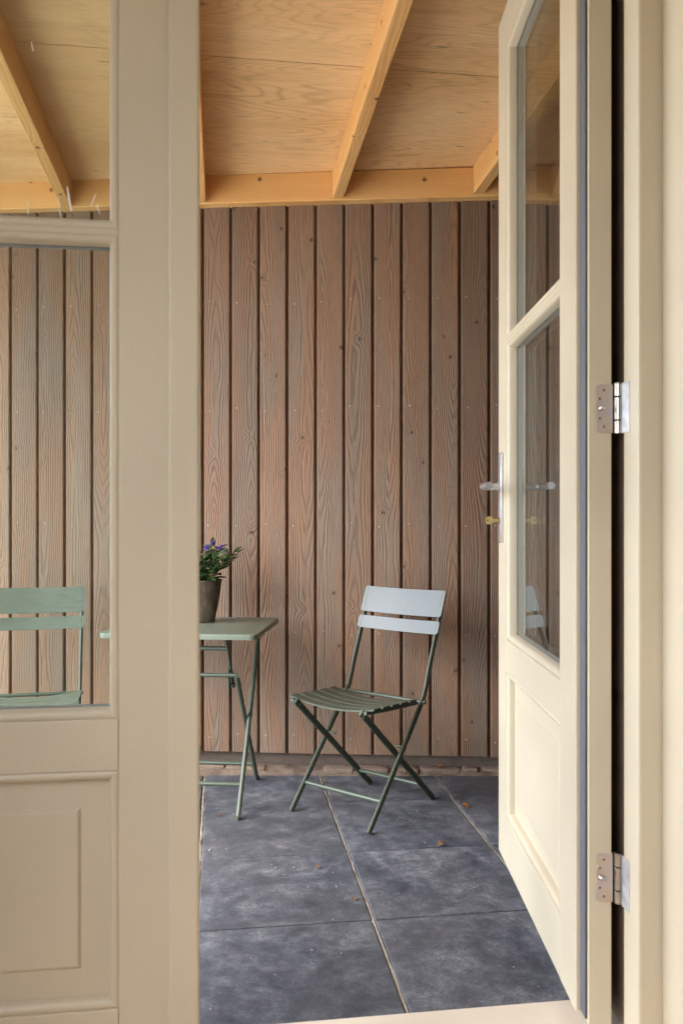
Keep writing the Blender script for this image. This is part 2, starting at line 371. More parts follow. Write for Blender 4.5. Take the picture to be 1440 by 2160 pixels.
# paving: tiles are children of the patio
TX0, PITCH = -.073, .5065
TYJ = [1.430, 1.928, 2.427, 2.924, 3.425, 3.925]
edge_p, edge_d = W(0, 3.82), (W(1, -.005) - W(0, 0)).normalized()
edge_n = Vector((-edge_d.y, edge_d.x, 0))
patio = obj('patio', box((-2.11, 1.2, -.065), (2.3, 4.35, -.012)), 'bed'); tag(patio, 'dark paved patio floor of square concrete tiles', None, None, 'structure')
for i in range(-4, 5):
    for j in range(5):
        dx, dy = RND.uniform(-.0022, .0022), RND.uniform(-.001, .001)
        if i == -1: dx += (-.004, .0, -.007, .004, -.002)[j]
        x0, x1 = TX0 + PITCH*i + .0075 + dx, TX0 + PITCH*(i+1) - .0075 + dx
        y0, y1 = TYJ[j] + .0026 + dy, TYJ[j+1] - .0026 + dy
        if x0 > SIDE_X: continue
        bm = bmesh.new()
        z1 = RND.uniform(-.0012, .0012)
        add_box(bm, (x0, y0, -.045), (x1, y1, z1), .0028, 2)
        if j == 4:
            g = bmesh.ops.bisect_plane(bm, geom=bm.verts[:]+bm.edges[:]+bm.faces[:], plane_co=edge_p, plane_no=edge_n, clear_outer=True)
            es = [e for e in g['geom_cut'] if isinstance(e, bmesh.types.BMEdge)]
            if es: bmesh.ops.holes_fill(bm, edges=es)
        if len(bm.verts) < 4: bm.free(); continue
        t = obj('tile', bm, 'tile', patio)
# sand in the long joints: uneven ribbons a few millimetres down
for i in range(-3, 5):
    xj = TX0 + PITCH*i
    if xj > SIDE_X: continue
    bm = bmesh.new(); prev = None; n = 150
    for k in range(n+1):
        y = 1.45 + (3.86-1.45)*k/n
        row = []
        for q in range(5):
            xx = xj + (q-2)*.0042
            hz = -.0065 + .0035*mnoise.noise((xx*160, y*22, i)) + (.0032 if q == 2 else (.0012 if q in (1,3) else -.003))
            row.append(bm.verts.new((xx + .0012*mnoise.noise((y*9, i, 3.3)), y, hz)))
        if prev:
            for q in range(4): bm.faces.new((prev[q], prev[q+1], row[q+1], row[q]))
        prev = row
    o = obj('joint_sand', bm, 'sand', patio, True); tag(o, kind='stuff')
# mortar and sand ledge along the wall foot
bm = bmesh.new(); prev = None; n = 260
for k in range(n+1):
    w = W_L + (W_R - W_L)*k/n
    base = on_wall(w, .05); row = []
    a = on_wall(w, 0)
    # distance forward to the tile edge
    t = (edge_p - a).dot(edge_n)/wy.dot(edge_n)
    near = t - .006 + .012*mnoise.noise((w*9, 2.0, 0)) + .006*mnoise.noise((w*40, 5.0, 0))
    for q in range(9):
        off = near + (.05 - near)*q/8
        p = on_wall(w, off)
        lump = .010*mnoise.noise((p.x*11, p.y*30, 1)) + .008*mnoise.noise((p.x*40, p.y*60, 7))
        z = (-.014 if q == 0 else .008 + .012*min(1, q/3)) + lump*(0 if q == 0 else 1)
        row.append(bm.verts.new((p.x, p.y, z)))
    if prev:
        for q in range(8): bm.faces.new((prev[q], prev[q+1], row[q+1], row[q]))
    prev = row
led = obj('sand_ledge', bm, 'ledge', None, True); tag(led, 'crumbling mortar and sand ledge along the foot of the board wall', None, None, 'structure')
w = -1.75
k = 0
while w < 1.55:
    ln = RND.uniform(.05, .21); off = RND.uniform(-.030, -.012); k += 1
    a = on_wall(w + ln/2, 0); t = (edge_p - a).dot(edge_n)/wy.dot(edge_n)
    dpt = RND.uniform(.022, .034); off = max(t + dpt + .006, -.05 + RND.uniform(0, .02))
    bm = bmesh.new(); add_box(bm, (-ln/2, -dpt, -.012), (ln/2, dpt, RND.uniform(.008, .015)), .004, 2)
    bmesh.ops.subdivide_edges(bm, edges=[e for e in bm.edges if e.calc_length() > .03], cuts=4, use_grid_fill=True)
    for v in bm.verts: v.co += Vector((.004*mnoise.noise(v.co*60 + Vector((k, 0, 0))), .006*mnoise.noise(v.co*45 + Vector((0, k, 0))), .004*mnoise.noise(v.co*70 + Vector((0, 0, k)))))
    if RND.random() < .8:
        obj('stone', bm, 'stone', led, True, Matrix.Translation(on_wall(w + ln/2, off, .016)) @ Matrix.Rotation(WALL_A + RND.uniform(-.05, .05), 4, 'Z') @ Matrix.Rotation(RND.uniform(-.06, .06), 4, 'Y'))
    else: bm.free()
    w += ln + RND.uniform(.004, .02)

# ------------------------------------------------------------------ back wall of boards
GAP0, BP, GW = -.636, .1297, .0128
wall = empty('board_wall', on_wall(0), WALL_A)
tag(wall, 'tall porch wall of upright weathered brown boards behind the table and chairs', 'wall')
obj('backing', box((W_L, .0150, .083), (W_R, .03, 2.72)), 'groove', wall)
obj('plinth', box((W_L, .036, -.06), (W_R, .16, .13)), 'plinth', wall)
def board_bm(w, h, seed, th=.016):
    bm = bmesh.new(); c = .0042
    sec = [(-w/2, th), (-w/2, c*.7), (-w/2+c, 0), (w/2-c, 0), (w/2, c*.7), (w/2, th)]
    rows = []
    for z in (0, h): rows.append([bm.verts.new((x, y, z)) for x, y in sec])
    for i in range(len(sec)):
        j = (i+1) % len(sec); bm.faces.new((rows[0][i], rows[0][j], rows[1][j], rows[1][i]))
    bm.faces.new(rows[0][::-1]); bm.faces.new(rows[1]); return bm
b0 = None; nails = bmesh.new()
kmin, kmax = int((W_L-GAP0)/BP)+1, int((W_R-GAP0)/BP)
for k in range(kmin, kmax):
    cx = GAP0 + BP*(k+.5)
    MB = Matrix.Translation((cx + RND.uniform(-.0006,.0006), RND.uniform(-.001,.001), .081 + RND.uniform(-.002,.002)))
    if b0 is None: b0 = obj('board', board_bm(BP-GW, 2.62, k), 'board', wall); b0.matrix_basis = MB
    else: inst('board', b0, wall, MB)
    for z in (.155, .63, 1.12, 1.645, 2.13):
        for dx in (-.034,):
            mt = Matrix.Translation((cx + dx + RND.uniform(-.006,.006), -.0012, z + RND.uniform(-.012,.012)))
            bmesh.ops.create_uvsphere(nails, u_segments=8, v_segments=5, radius=.0027, matrix=mt @ Matrix.Diagonal((1, .5, 1, 1)))
tag(obj('nails', nails, 'nail', wall, True), kind='stuff')
# side wall that closes the porch on the right
swall = empty('side_wall', (SIDE_X, 1.68, 0), math.pi/2)
tag(swall, 'board wall closing the porch at the right, seen dimly through the open door', 'wall')
L = on_wall(W_R).y - 1.68
obj('backing', box((0, -.03, .083), (L, -.0150, 2.72)), 'groove', swall)
obj('plinth', box((0, -.16, -.06), (L, -.036, .13)), 'plinth', swall)
for k in range(int(L/BP)):
    inst('board', b0, swall, Matrix.Translation((BP*(k+.5), 0, .081)) @ Matrix.Rotation(math.pi, 4, 'Z'))

# ------------------------------------------------------------------ porch roof: plywood on rafters
roof = empty('porch_roof', (0, 3.80, 0))
tag(roof, 'low lean-to porch roof of plywood sheets on orange pine rafters', 'roof')
SL = .032
def zc(y): return 2.70 + SL*(3.80 - y)
bmw = box((W_L, -.052, 2.569), (W_R, .0205, 2.699), .003)
bo = obj('beam', bmw, 'pine_x', roof); bo.matrix_basis = Matrix.Translation(on_wall(0) - Vector((0, 3.80, 0))) @ Matrix.Rotation(WALL_A, 4, 'Z')
ang = -math.atan(SL)
for k in range(-4, 4):
    xl = .491 + .6075*k
    if xl > SIDE_X: continue
    # far end stops at the beam
    tt = (xl + .025 - WALL_P.x)/wx.x; yw = WALL_P.y + wx.y*tt - .058
    bm = bmesh.new(); n0 = yw - 3.80; n1 = 1.60 - 3.80
    add_box(bm, (0, n1, -.1255), (.048, n0, -.0005), .003)
    for v in bm.verts:
        s = 1 if v.co.y > -1 else 0
        if s: v.co.y += -(v.co.x-.024)*math.tan(-WALL_A)
    r_ = obj('rafter', bm, 'pine_y', roof); r_.matrix_basis = Matrix.Translation((xl, 0, 2.70)) @ Matrix.Rotation(ang, 4, 'X')
SEAM = 2.955
cols = [-2.64, -1.42 , -.20+.0, 1.02 , 2.24]
xs = [.491+.024+.6075*k for k in (-4, -2, 0, 2, 4)]
for a, b_ in zip(xs, xs[1:]):
    if a > SIDE_X: continue
    for y0, y1 in ((SEAM+.0022, 4.6), (SEAM-1.22+.001, SEAM-.0022), (1.50, SEAM-1.22-.001)):
        o = obj('plywood_sheet', box((a+.0008, y0-3.80, .0005), (b_-.0008, y1-3.80, .0185)), 'ply', roof)
        o.matrix_basis = Matrix.Translation((0, 0, 2.70)) @ Matrix.Rotation(ang, 4, 'X')
obj('roof_covering', box((-2.0, -2.3, .03), (SIDE_X+.1, 1.0, .05)), 'black', roof).matrix_basis = Matrix.Translation((0, 0, 2.70)) @ Matrix.Rotation(ang, 4, 'X')

# ------------------------------------------------------------------ house front, room and door frame
JX, JB = .740, .784               # frame reveal, room reveal on the right
FL = -.93                          # frame reveal on the left
DZ0, DZ1 = .205, 2.56
HL = -1.03                         # left corner of the house
RX0, RX1, RY0, RY1, RZ0, RZ1 = HL+.1, 2.1, -3.0, 1.30, .165, 3.4
house = empty('house', (0, 1.5, 0)); tag(house, 'cream-rendered house front around the double doors, clad in dark boards outside', 'house')
H0 = Vector((0, 1.5, 0))
def hb(name, lo, hi, mat, bev=0.0, par=None):
    lo = Vector(lo) - H0; hi = Vector(hi) - H0; return obj(name, box(lo, hi, bev), mat, par or house)
HR = JB
hb('front_wall', (JB+.0505, 1.302, -.06), (3.2, 1.58, 3.6), 'cream')
hb('front_wall', (HL, 1.302, -.06), (FL-.06, 1.58, 3.6), 'cream')
hb('front_wall', (FL-.06, 1.302, DZ1+.09), (JB+.05, 1.58, 3.6), 'cream')
hb('foundation', (FL-.06, 1.302, -.06), (JB, 1.55, .14), 'plinth')
# outside cladding; first board reaches inward as a dark liner for the gap's shade
k = 0; x = .757
while x < SIDE_X - .05:
    o = hb('cladding_board', (x, 1.5095 if k == 0 else 1.583, .19 if k == 0 else .12), (min(x+.116, SIDE_X-.03), 1.672, 2.70), 'dark_board', .003); x += .129; k += 1
x = FL - .02
while x > HL:
    hb('cladding_board', (max(x-.116, HL), 1.583, .12), (x, 1.672, 2.70), 'dark_board', .003); x -= .129
room = empty('room', (0, 0, RZ0)); tag(room, 'plain room behind the viewer with an unseen opening added in its left wall for light', None, None, 'structure')
def rb(name, lo, hi, mat):
    o = obj(name, box(lo, hi), mat, room); o.matrix_basis = Matrix.Translation((0, 0, -RZ0)); return o
rb('floor', (RX0, RY0, RZ0-.1), (RX1, RY1, RZ0), 'oak')
rb('ceiling', (RX0, RY0, RZ1), (RX1, RY1, RZ1+.1), 'plaster')
LY0, LY1, LZ0, LZ1 = -.76, .56, .62, 3.3  # unseen opening in the left wall, added and sized to light the door frames
BY1 = RY0
rb('wall', (RX0-.1, RY0, RZ0), (RX0, RY1, LZ0), 'plaster'); rb('wall', (RX0-.1, RY0, LZ1), (RX0, RY1, RZ1), 'plaster')
rb('wall', (RX0-.1, BY1, LZ0), (RX0, LY0, LZ1), 'plaster')
rb('wall', (RX0-.1, LY0, LZ0), (RX0, LY1, .9), 'plaster'); rb('wall', (RX0-.1, LY0, 2.3), (RX0, LY1, LZ1), 'plaster')
rb('wall', (RX0-.1, LY1, LZ0), (RX0, RY1, LZ1), 'plaster')
rb('wall', (RX1, RY0, RZ0), (RX1+.1, RY1, RZ1), 'plaster')
rb('wall', (RX0, RY0-.1, RZ0), (RX1, RY0, RZ1), 'plaster')

frame = empty('door_frame', (JX, 1.55, 0)); tag(frame, 'cream painted door frame holding the hinges at the right', 'door frame')
F0 = Vector((JX, 1.55, 0))
def fb(name, lo, hi, mat='cream', bev=.003, par=None, seg=2):
    return obj(name, box(Vector(lo)-F0, Vector(hi)-F0, bev, seg), mat, par or frame)
fb('jamb', (JX, 1.448, .183), (JB+.02, 1.509, DZ1+.08), bev=.005)
fb('inner_jamb', (JB, 1.28, .10), (JB+.05, 1.4475, DZ1+.08))
fb('jamb', (FL-.055, 1.50, .192), (FL, 1.5805, DZ1+.08), bev=.004)
fb('head', (FL, 1.50, DZ1+.006), (JX, 1.5805, DZ1+.085), bev=.004)
# threshold
th = empty('threshold', (0, 1.6, 0)); tag(th, 'speckled cream doorstep sill at the bottom of the doorway', 'threshold')
T0 = Vector((0, 1.6, 0))
bm = bmesh.new()
prof = [(1.30, .10), (1.30, .181), (1.553, .181), (1.56, .178), (1.678, .168), (1.683, .164), (1.683, .128), (1.66, .122), (1.66, .10)]
va = [bm.verts.new((FL-.05, y-1.6, z)) for y, z in prof]; vb = [bm.verts.new((JB-.002, y-1.6, z)) for y, z in prof]
n = len(prof)
for i in range(n): bm.faces.new((va[i], va[(i+1)%n], vb[(i+1)%n], vb[i]))
bm.faces.new(va[::-1]); bm.faces.new(vb)
obj('sill', bm, 'sill', th)
obj('riser', box(Vector((FL-.05, 1.552, -.05))-T0, Vector((JB, 1.64, .0995))-T0), 'plinth', th)

# ------------------------------------------------------------------ panelled glazed door leaf
def mitred(name, x0, x1, z0, z1, prof, mat, par):
    """four mitred strips inside a rectangular opening; prof = closed polygon of (inset, n)"""
    def pt(corner, ins):
        cx = x0 + ins if corner in (0, 3) else x1 - ins
        cz = z0 + ins if corner in (0, 1) else z1 - ins
        return cx, cz
    for c0, c1 in ((0, 1), (1, 2), (2, 3), (3, 0)):
        bm = bmesh.new(); n = len(prof); A = []; B = []
        for ins, d in prof:
            ax, az = pt(c0, ins); bx_, bz = pt(c1, ins)
            A.append(bm.verts.new((ax, d, az))); B.append(bm.verts.new((bx_, d, bz)))
        for i in range(n): bm.faces.new((A[i], A[(i+1)%n], B[(i+1)%n], B[i]))
        bm.faces.new(A[::-1]); bm.faces.new(B)
        obj(name, bm, mat, par, True)
BEAD = [(-.0, -.004), (.0, -.0035), (.003, -.0015), (.008, -.0015), (.0125, -.004), (.0155, -.009), (.0165, -.0258), (.0, -.0258)]
BEADX = [(0, -.0452), (.0165, -.0452), (.0155, -.0500), (.009, -.0535), (0, -.0535)]
Z_BR, Z_P1, Z_LR, Z_M0, Z_M1, Z_TR = .335, .735, .822, 1.626, 1.655, 2.452
def leaf(par, s_a0, s_a1, s_b0, s_b1, lip=0.0):
    """stile a (near), stile b (far); lip = rebate of the inner skin at stile a"""
    T = .0555
    def bx(name, x0, x1, z0, z1, y0=-T, y1=0.0, bev=.0022):
        return obj(name, box((x0, y0, z0), (x1, y1, z1), bev, 2), 'cream', par)
    if lip:
        bm = bmesh.new()
        sec = [(0, -T), (s_a1, -T), (s_a1, -.001), (s_a1-.001, 0), (lip+.0025, 0), (lip, -.0025), (lip, -.0125), (.002, -.0125), (0, -.0145)]
        add_prism(bm, sec, DZ0, DZ1); obj('stile', bm, 'cream', par)
    else: bx('stile', s_a0, s_a1, DZ0, DZ1)
    bx('stile', s_b0, s_b1, DZ0, DZ1)
    e = .0004
    bx('bottom_rail', s_a1+e, s_b0-e, DZ0, Z_BR); bx('lock_rail', s_a1+e, s_b0-e, Z_P1, Z_LR)
    bx('top_rail', s_a1+e, s_b0-e, Z_TR, DZ1)
    # slim glazing bar: a box with sloped shoulders
    bm = bmesh.new()
    sec = [(-T+.004, Z_M0+.012), (-.010, Z_M0+.012), (-.0035, Z_M0+.006), (-.0008, Z_M0+.013), (-.0008, Z_M1-.013), (-.0035, Z_M1-.006), (-.010, Z_M1-.012), (-T+.004, Z_M1-.012)]
    a = [bm.verts.new((s_a1+e, y, z)) for y, z in sec]; b_ = [bm.verts.new((s_b0-e, y, z)) for y, z in sec]; n = len(sec)
    for i in range(n): bm.faces.new((a[i], a[(i+1)%n], b_[(i+1)%n], b_[i]))
    bm.faces.new(a[::-1]); bm.faces.new(b_); obj('glazing_bar', bm, 'cream', par)
    for z0, z1 in ((Z_LR, Z_M0+.010), (Z_M1-.010, Z_TR)):
        mitred('glazing_bead', s_a1, s_b0, z0, z1, BEAD, 'cream', par)
        mitred('glazing_bead', s_a1, s_b0, z0, z1, BEADX, 'cream', par)
        pn = obj('pane', box((s_a1+.003, -.0300, z0+.003), (s_b0-.003, -.0260, z1-.003)), 'glass', par)
        obj('pane', box((s_a1+.003, -.0450, z0+.003), (s_b0-.003, -.0410, z1-.003)), 'glass', par)
        mitred('spacer', s_a1, s_b0, z0, z1, [(.0105, -.0408), (.0172, -.0408), (.0172, -.0302), (.0105, -.0302)], 'spacer', pn)
    mitred('panel_bead', s_a1, s_b0, Z_BR, Z_P1, BEAD, 'cream', par)
    # raised panel
    bm = bmesh.new(); x0, x1, z0, z1 = s_a1+.002, s_b0-.002, Z_BR+.002, Z_P1-.002
    loops = []
    for ins, y in ((0, -.021), (.062, -.0195), (.0665, -.0145), (.070, -.0138)):
        loops.append([bm.verts.new(q) for q in ((x0+ins, y, z0+ins), (x1-ins, y, z0+ins), (x1-ins, y, z1-ins), (x0+ins, y, z1-ins))])
    for A, B in zip(loops, loops[1:]):
        for i in range(4): bm.faces.new((A[i], A[(i+1)%4], B[(i+1)%4], B[i]))
    bm.faces.new(loops[-1])
    bk = [bm.verts.new((v.co.x, -.036, v.co.z)) for v in loops[0]]
    for i in range(4): bm.faces.new((loops[0][i], bk[i], bk[(i+1)%4], loops[0][(i+1)%4]))
    bm.faces.new(bk[::-1]); obj('panel', bm, 'cream', par)

# closed left leaf, inner face at y = 1.475, measured leftward from its meeting edge
ML = -.0385
dl = empty('closed_door', (ML, 1.475, 0), math.pi)
tag(dl, 'closed cream panelled door leaf with two panes at the left, seen from inside', 'door')
leaf(dl, .0, .1315, .735, .845)
obj('astragal', box((-.002, -.001, DZ0+.003), (.0495, .018, DZ1-.003), .005, 3), 'cream', dl)
# dried paint smears on the upper pane of the closed leaf
for (px, pz, ln, wd, tl) in ((.216, 1.699, .042, .0040, .16), (.232, 1.682, .040, .0018, .16), (.283, 1.68, .020, .0018, .05), (.176, 1.70, .024, .0016, -.4), (.168, 1.684, .018, .0014, .3), (.276, 1.953, .017, .0022, .2)):
    bm = bmesh.new(); pts = [(0, 0, -ln/2), (.0006, 0, 0), (0, 0, ln/2)]
    add_tube(bm, pts, [wd*.3, wd*.5, wd*.2], 8, None, (1, 0, 0))
    obj('paint_smear', bm, 'white', dl, True, Matrix.Translation((px, -.0259, pz)) @ Matrix.Rotation(tl, 4, 'Y') @ Matrix.Diagonal((1, .15, 1, 1)))

# open right leaf
OA = math.radians(90 - 7.81)
P0 = W(.4517, 1.614)
dr = empty('open_door', (P0.x, P0.y, 0), OA)
tag(dr, 'cream glazed door leaf standing open into the porch, with lever handle', 'door')
leaf(dr, .043, .158, .731, .841, .043)
obj('gasket', box((.009, -.0123, DZ0+.004), (.0425, -.0085, DZ1-.004), .0015, 2), 'gasket', dr)
obj('gasket_lip', box((.0065, -.0124, DZ0+.006), (.0088, -.0105, DZ1-.006)), 'black', dr)
# lever handles on both faces
def handle(sgn, y_face):
    hp = obj('handle_plate', box((-.0185, 0, -.127), (.0185, .0085, .125), .003, 2), 'alu', dr, True,
             Matrix.Translation((.788, y_face, 1.212)) @ Matrix.Diagonal((1, sgn, 1, 1)))
    bm = bmesh.new()
    pts = [(0, .008, 0), (0, .036, 0), (-.003, .047, 0), (-.009, .0535, 0), (-.018, .056, 0), (-.118, .056, 0)]
    add_tube(bm, pts, .0098, 20); lev = obj('lever', bm, 'alu', hp, True); lev.matrix_basis = Matrix.Translation((0, 0, .030))
    bm = bmesh.new(); add_tube(bm, [(0, .0084, .030), (0, .0135, .030)], .0135, 24); obj('lever_collar', bm, 'alu', hp, True)
    bm = bmesh.new(); add_tube(bm, [(0, .0084, -.064), (0, .0105, -.064)], .0088, 20); obj('lock_cylinder', bm, 'screw', hp, True)
handle(1, 0.0); handle(-1, -.0555)
# hinges
def hinge(zc_):
    bm = bmesh.new(); pts = []
    r = .009; y0, y1, z0, z1 = -.0575, -.0268, -.0455, .0455
    for (cy, cz, a0) in ((y1-r, z1-r, 0), (y1-r, z0+r, -90)):
        for q in range(7):
            a = math.radians(a0 + (90 - 15*q if a0 == 0 else -15*q)) if False else 0
    arc = []
    for q in range(7): a = math.radians(90 - 15*q); arc.append((y1-r + r*math.cos(a), z1-r + r*math.sin(a)))
    for q in range(7): a = math.radians(-15*q); arc.append((y1-r + r*math.cos(a), z0+r + r*math.sin(a)))
    poly = [(y0, z1)] + arc + [(y0, z0)]
    A = [bm.verts.new((-.0022, y, z)) for y, z in poly]; B = [bm.verts.new((.001, y, z)) for y, z in poly]; n = len(poly)
    for i in range(n): bm.faces.new((A[i], A[(i+1)%n], B[(i+1)%n], B[i]))
    bm.faces.new(A[::-1]); bm.faces.new(B)
    h = obj('hinge', bm, 'zinc', dr, False, Matrix.Translation((0, 0, zc_)))
    for y, z in ((-.0405, .0345), (-.0330, .0185), (-.0330, -.0185), (-.0405, -.0345)):
        bm = bmesh.new(); bmesh.ops.create_cone(bm, cap_ends=True, segments=16, radius1=.0046, radius2=.0040, depth=.0016, matrix=Matrix.Translation((-.0028, y, z)) @ Matrix.Rotation(-math.pi/2, 4, 'Y'))
        sc = obj('screw', bm, 'zinc', h, True)
        bm = bmesh.new(); bmesh.ops.create_cone(bm, cap_ends=True, segments=12, radius1=.0026, radius2=.0026, depth=.0012, matrix=Matrix.Translation((-.0034, y, z)) @ Matrix.Rotation(-math.pi/2, 4, 'Y'))
        obj('screw', bm, 'screw', h, True)
    bm = bmesh.new(); add_tube(bm, [(-.002, -.0345, 0), (-.009, -.0370, .001), (-.012, -.0385, .0015)], [.0052, .005, .0036], 14); obj('security_pin', bm, 'steel', h, True)
    for z0, z1 in ((-.047, -.0235), (-.0215, .0205), (.0225, .0460)):
        bm = bmesh.new(); c = (-.004, -.0680)
        add_tube(bm, [(*c, z0), (*c, z0+.0008), (*c, z1-.0008), (*c, z1)], [.0076, .0083, .0083, .0076], 20); obj('knuckle', bm, 'steel', h, True)
    bm = bmesh.new(); c = (-.004, -.0680)
    add_tube(bm, [(*c, .046), (*c, .0475), (*c, .0490)], [.0086, .0088, .006], 20); obj('pin_cap', bm, 'steel', h, True)
    # leaf on the frame side, reaching from the barrel to the jamb reveal
    bm = bmesh.new()
    inv = dr_inv
    ptsw = [Vector((.7440, 1.524, 0)), Vector((.7425, 1.517, 0)), Vector((JX-.0012, 1.511, 0)), Vector((JX-.0012, 1.482, 0))]
    pl = [inv @ p for p in ptsw]; off = []
    for i, p in enumerate(pl):
        t = (pl[min(i+1, 3)] - pl[max(i-1, 0)]); t.normalize(); off.append(p + Vector((-t.y, t.x, 0))*.0024)
    lo = [bm.verts.new((p.x, p.y, -.047)) for p in pl]; hi = [bm.verts.new((p.x, p.y, .046)) for p in pl]
    lo2 = [bm.verts.new((p.x, p.y, -.047)) for p in off]; hi2 = [bm.verts.new((p.x, p.y, .046)) for p in off]
    for i in range(3):
        bm.faces.new((lo[i], lo[i+1], hi[i+1], hi[i])); bm.faces.new((lo2[i], hi2[i], hi2[i+1], lo2[i+1]))
        bm.faces.new((lo[i], lo2[i], lo2[i+1], lo[i+1])); bm.faces.new((hi[i], hi[i+1], hi2[i+1], hi2[i]))
    bm.faces.new((lo[0], hi[0], hi2[0], lo2[0])); bm.faces.new((lo[3], lo2[3], hi2[3], hi[3]))
    obj('frame_plate', bm, 'zinc_grey', h)
dr_inv = (Matrix.Translation((P0.x, P0.y, 0)) @ Matrix.Rotation(OA, 4, 'Z')).inverted()
for z in (.482, 1.364, 2.25): hinge(z)
# key
key = empty('key', dr.matrix_basis @ Vector((0, 0, 0)), OA)
kp = Matrix.Translation((P0.x, P0.y, 0)) @ Matrix.Rotation(OA, 4, 'Z') @ Vector((.788, .0105, 1.148))
key.location = kp; tag(key, 'brass key sitting in the lock of the open door', 'key')
bm = bmesh.new(); poly = []
for q in range(24):
    a = 2*math.pi*q/24; poly.append((.0255 + .0100*math.copysign(abs(math.cos(a))**.6, math.cos(a)), .0110*math.copysign(abs(math.sin(a))**.6, math.sin(a))))
A = [bm.verts.new((-.0012, y, z)) for y, z in poly]; B = [bm.verts.new((.0012, y, z)) for y, z in poly]
inn = [(.030 + .0024*math.cos(2*math.pi*q/24), .0024*math.sin(2*math.pi*q/24)) for q in range(24)]
C = [bm.verts.new((-.0012, y, z)) for y, z in inn]; D = [bm.verts.new((.0012, y, z)) for y, z in inn]
for i in range(24):
    j = (i+1) % 24
    bm.faces.new((A[i], A[j], B[j], B[i])); bm.faces.new((A[j], A[i], C[i], C[j])); bm.faces.new((B[i], B[j], D[j], D[i])); bm.faces.new((C[i], D[i], D[j], C[j]))
obj('bow', bm, 'brass', key)
obj('blade', box((-.0012, -.002, -.0045), (.0012, .0165, .0045), .0005), 'brass', key)

# ================================================================== FURNITURE
def make_chair(name, loc, rz, label, slat_mat, seat_mat):
    c = empty(name, loc, rz); tag(c, label, 'chair', 'green folding chairs')
    FX, BX = .190, .160
    path = [(0, .004), (.339, .413), (.362, .447), (.380, .490), (.396, .540), (.5126, .845)]
    def bend(p):
        out = []
        for i in range(len(p)): out.append(p[i])
        return out
    for s in (-1, 1):
        bm = tube([(s*FX, y, z) for y, z in bend(path)], .0075, 14, .0125, (1, 0, 0)); o = obj('front_leg', bm, 'green', c, True)
        bm = tube([(s*BX, .476, .004), (s*BX, -.008, .442)], .0068, 14, .0135, (1, 0, 0)); obj('back_leg', bm, 'green', c, True)
        for (x, y, z) in ((s*FX*.92, .2245, .2715), (s*BX, .012, .4235)):
            bm = bmesh.new(); add_tube(bm, [(s*(.150 if abs(x) > .165 else .148), y, z), (s*(.1990 if abs(x) > .165 else .1685), y, z)], .0042, 12); obj('rivet', bm, 'green', c, True)
        # seat rail and its rounded end
        bm = tube([(s*.178, -.006, .4405), (s*.178, .14, .430), (s*.178, .325, .4225)], .0065, 10, .008, (1, 0, 0)); obj('seat_rail', bm, 'green', c, True)
        bm = box((s*.165-.004, -.004, .418), (s*.165+.004, .026, .442), .002); obj('bracket', bm, 'green', c)
    obj('front_stretcher', tube([(-FX, .082, .098), (FX, .082, .098)], .0088, 14), 'green', c, True)
    obj('back_stretcher', tube([(-BX, .392, .080), (BX, .392, .080)], .0078, 14), 'green', c, True)
    obj('seat_pivot', tube([(-.205, .349, .4235), (.205, .349, .4235)], .0078, 14), 'green', c, True)
    # five dished seat slats
    for k in range(5):
        yc = .032 + .0585*k; bm = bmesh.new(); prev = None; n = 20; hw = .0232; th = .0032
        zb = .4515 - .0022*k
        for q in range(n+1):
            u = -1 + 2*q/n; x = u*.2045; z = zb - .022*(1-u*u) + .004
            ring = []
            for (dy, dz) in ((-hw, -.003), (-hw+.003, 0), (hw-.003, 0), (hw, -.003), (hw, -.003-th), (-hw, -.003-th)):
                ring.append(bm.verts.new((x, yc+dy, z+dz)))
            if prev:
                for i in range(6): bm.faces.new((prev[i], prev[(i+1)%6], ring[(i+1)%6], ring[i]))
            else: bm.faces.new(ring[::-1])
            prev = ring
        bm.faces.new(prev); obj('seat_slat', bm, seat_mat, c, True)
    # back slats: thin plates with rounded corners set on the front of the posts
    dirv = Vector((0, .5126-.396, .845-.540)).normalized()
    nrm = Vector((0, -dirv.z, dirv.y))
    top = Vector((0, .5126, .845)) + dirv*.004
    for d0, d1 in ((.0, .112), (.130, .184)):
        bm = bmesh.new(); hw, hh = .204, (d1-d0)/2; r = .011; poly = []
        for cx, cz, a0 in ((hw-r, hh-r, 0), (-hw+r, hh-r, 90), (-hw+r, -hh+r, 180), (hw-r, -hh+r, 270)):
            for q in range(6): a = math.radians(a0 + 18*q); poly.append((cx + r*math.cos(a), cz + r*math.sin(a)))
        # gently bowed sheet: split in columns
        mid = top - dirv*(d0+hh) + nrm*.0135
        def at(x, z, t): return Vector((x, 0, 0)) + mid + dirv*z - nrm*(.012*(1-(x/hw)**2)) + nrm*t
        bm2 = bmesh.new(); vs = [bm2.verts.new((x, z, 0)) for x, z in poly]; f = bm2.faces.new(vs)
        for q in range(1, 12):
            xx = -hw + 2*hw*q/12
            bmesh.ops.bisect_plane(bm2, geom=bm2.verts[:]+bm2.edges[:]+bm2.faces[:], plane_co=(xx, 0, 0), plane_no=(1, 0, 0))
        ex = bmesh.ops.solidify(bm2, geom=bm2.faces[:], thickness=.004)
        for v in bm2.verts: v.co = at(v.co.x, v.co.y, v.co.z)
        bmesh.ops.recalc_face_normals(bm2, faces=bm2.faces[:]); bm.free()
        obj('back_slat', bm2, slat_mat, c, True)
    return c
cA = W(-.0488, 3.235)
make_chair('folding_chair', (cA.x, cA.y, 0), math.radians(-39.0) - TH, 'green folding chair with pale shining back slats, standing right of the table', 'green_slat', 'green_seat')
cB = W(-1.195, 3.185)
make_chair('folding_chair', (cB.x, cB.y, 0), math.radians(13.0) - TH, 'dirt-streaked light green folding chair left of the table, seen through the closed door pane', 'green_streaked', 'green_streaked')

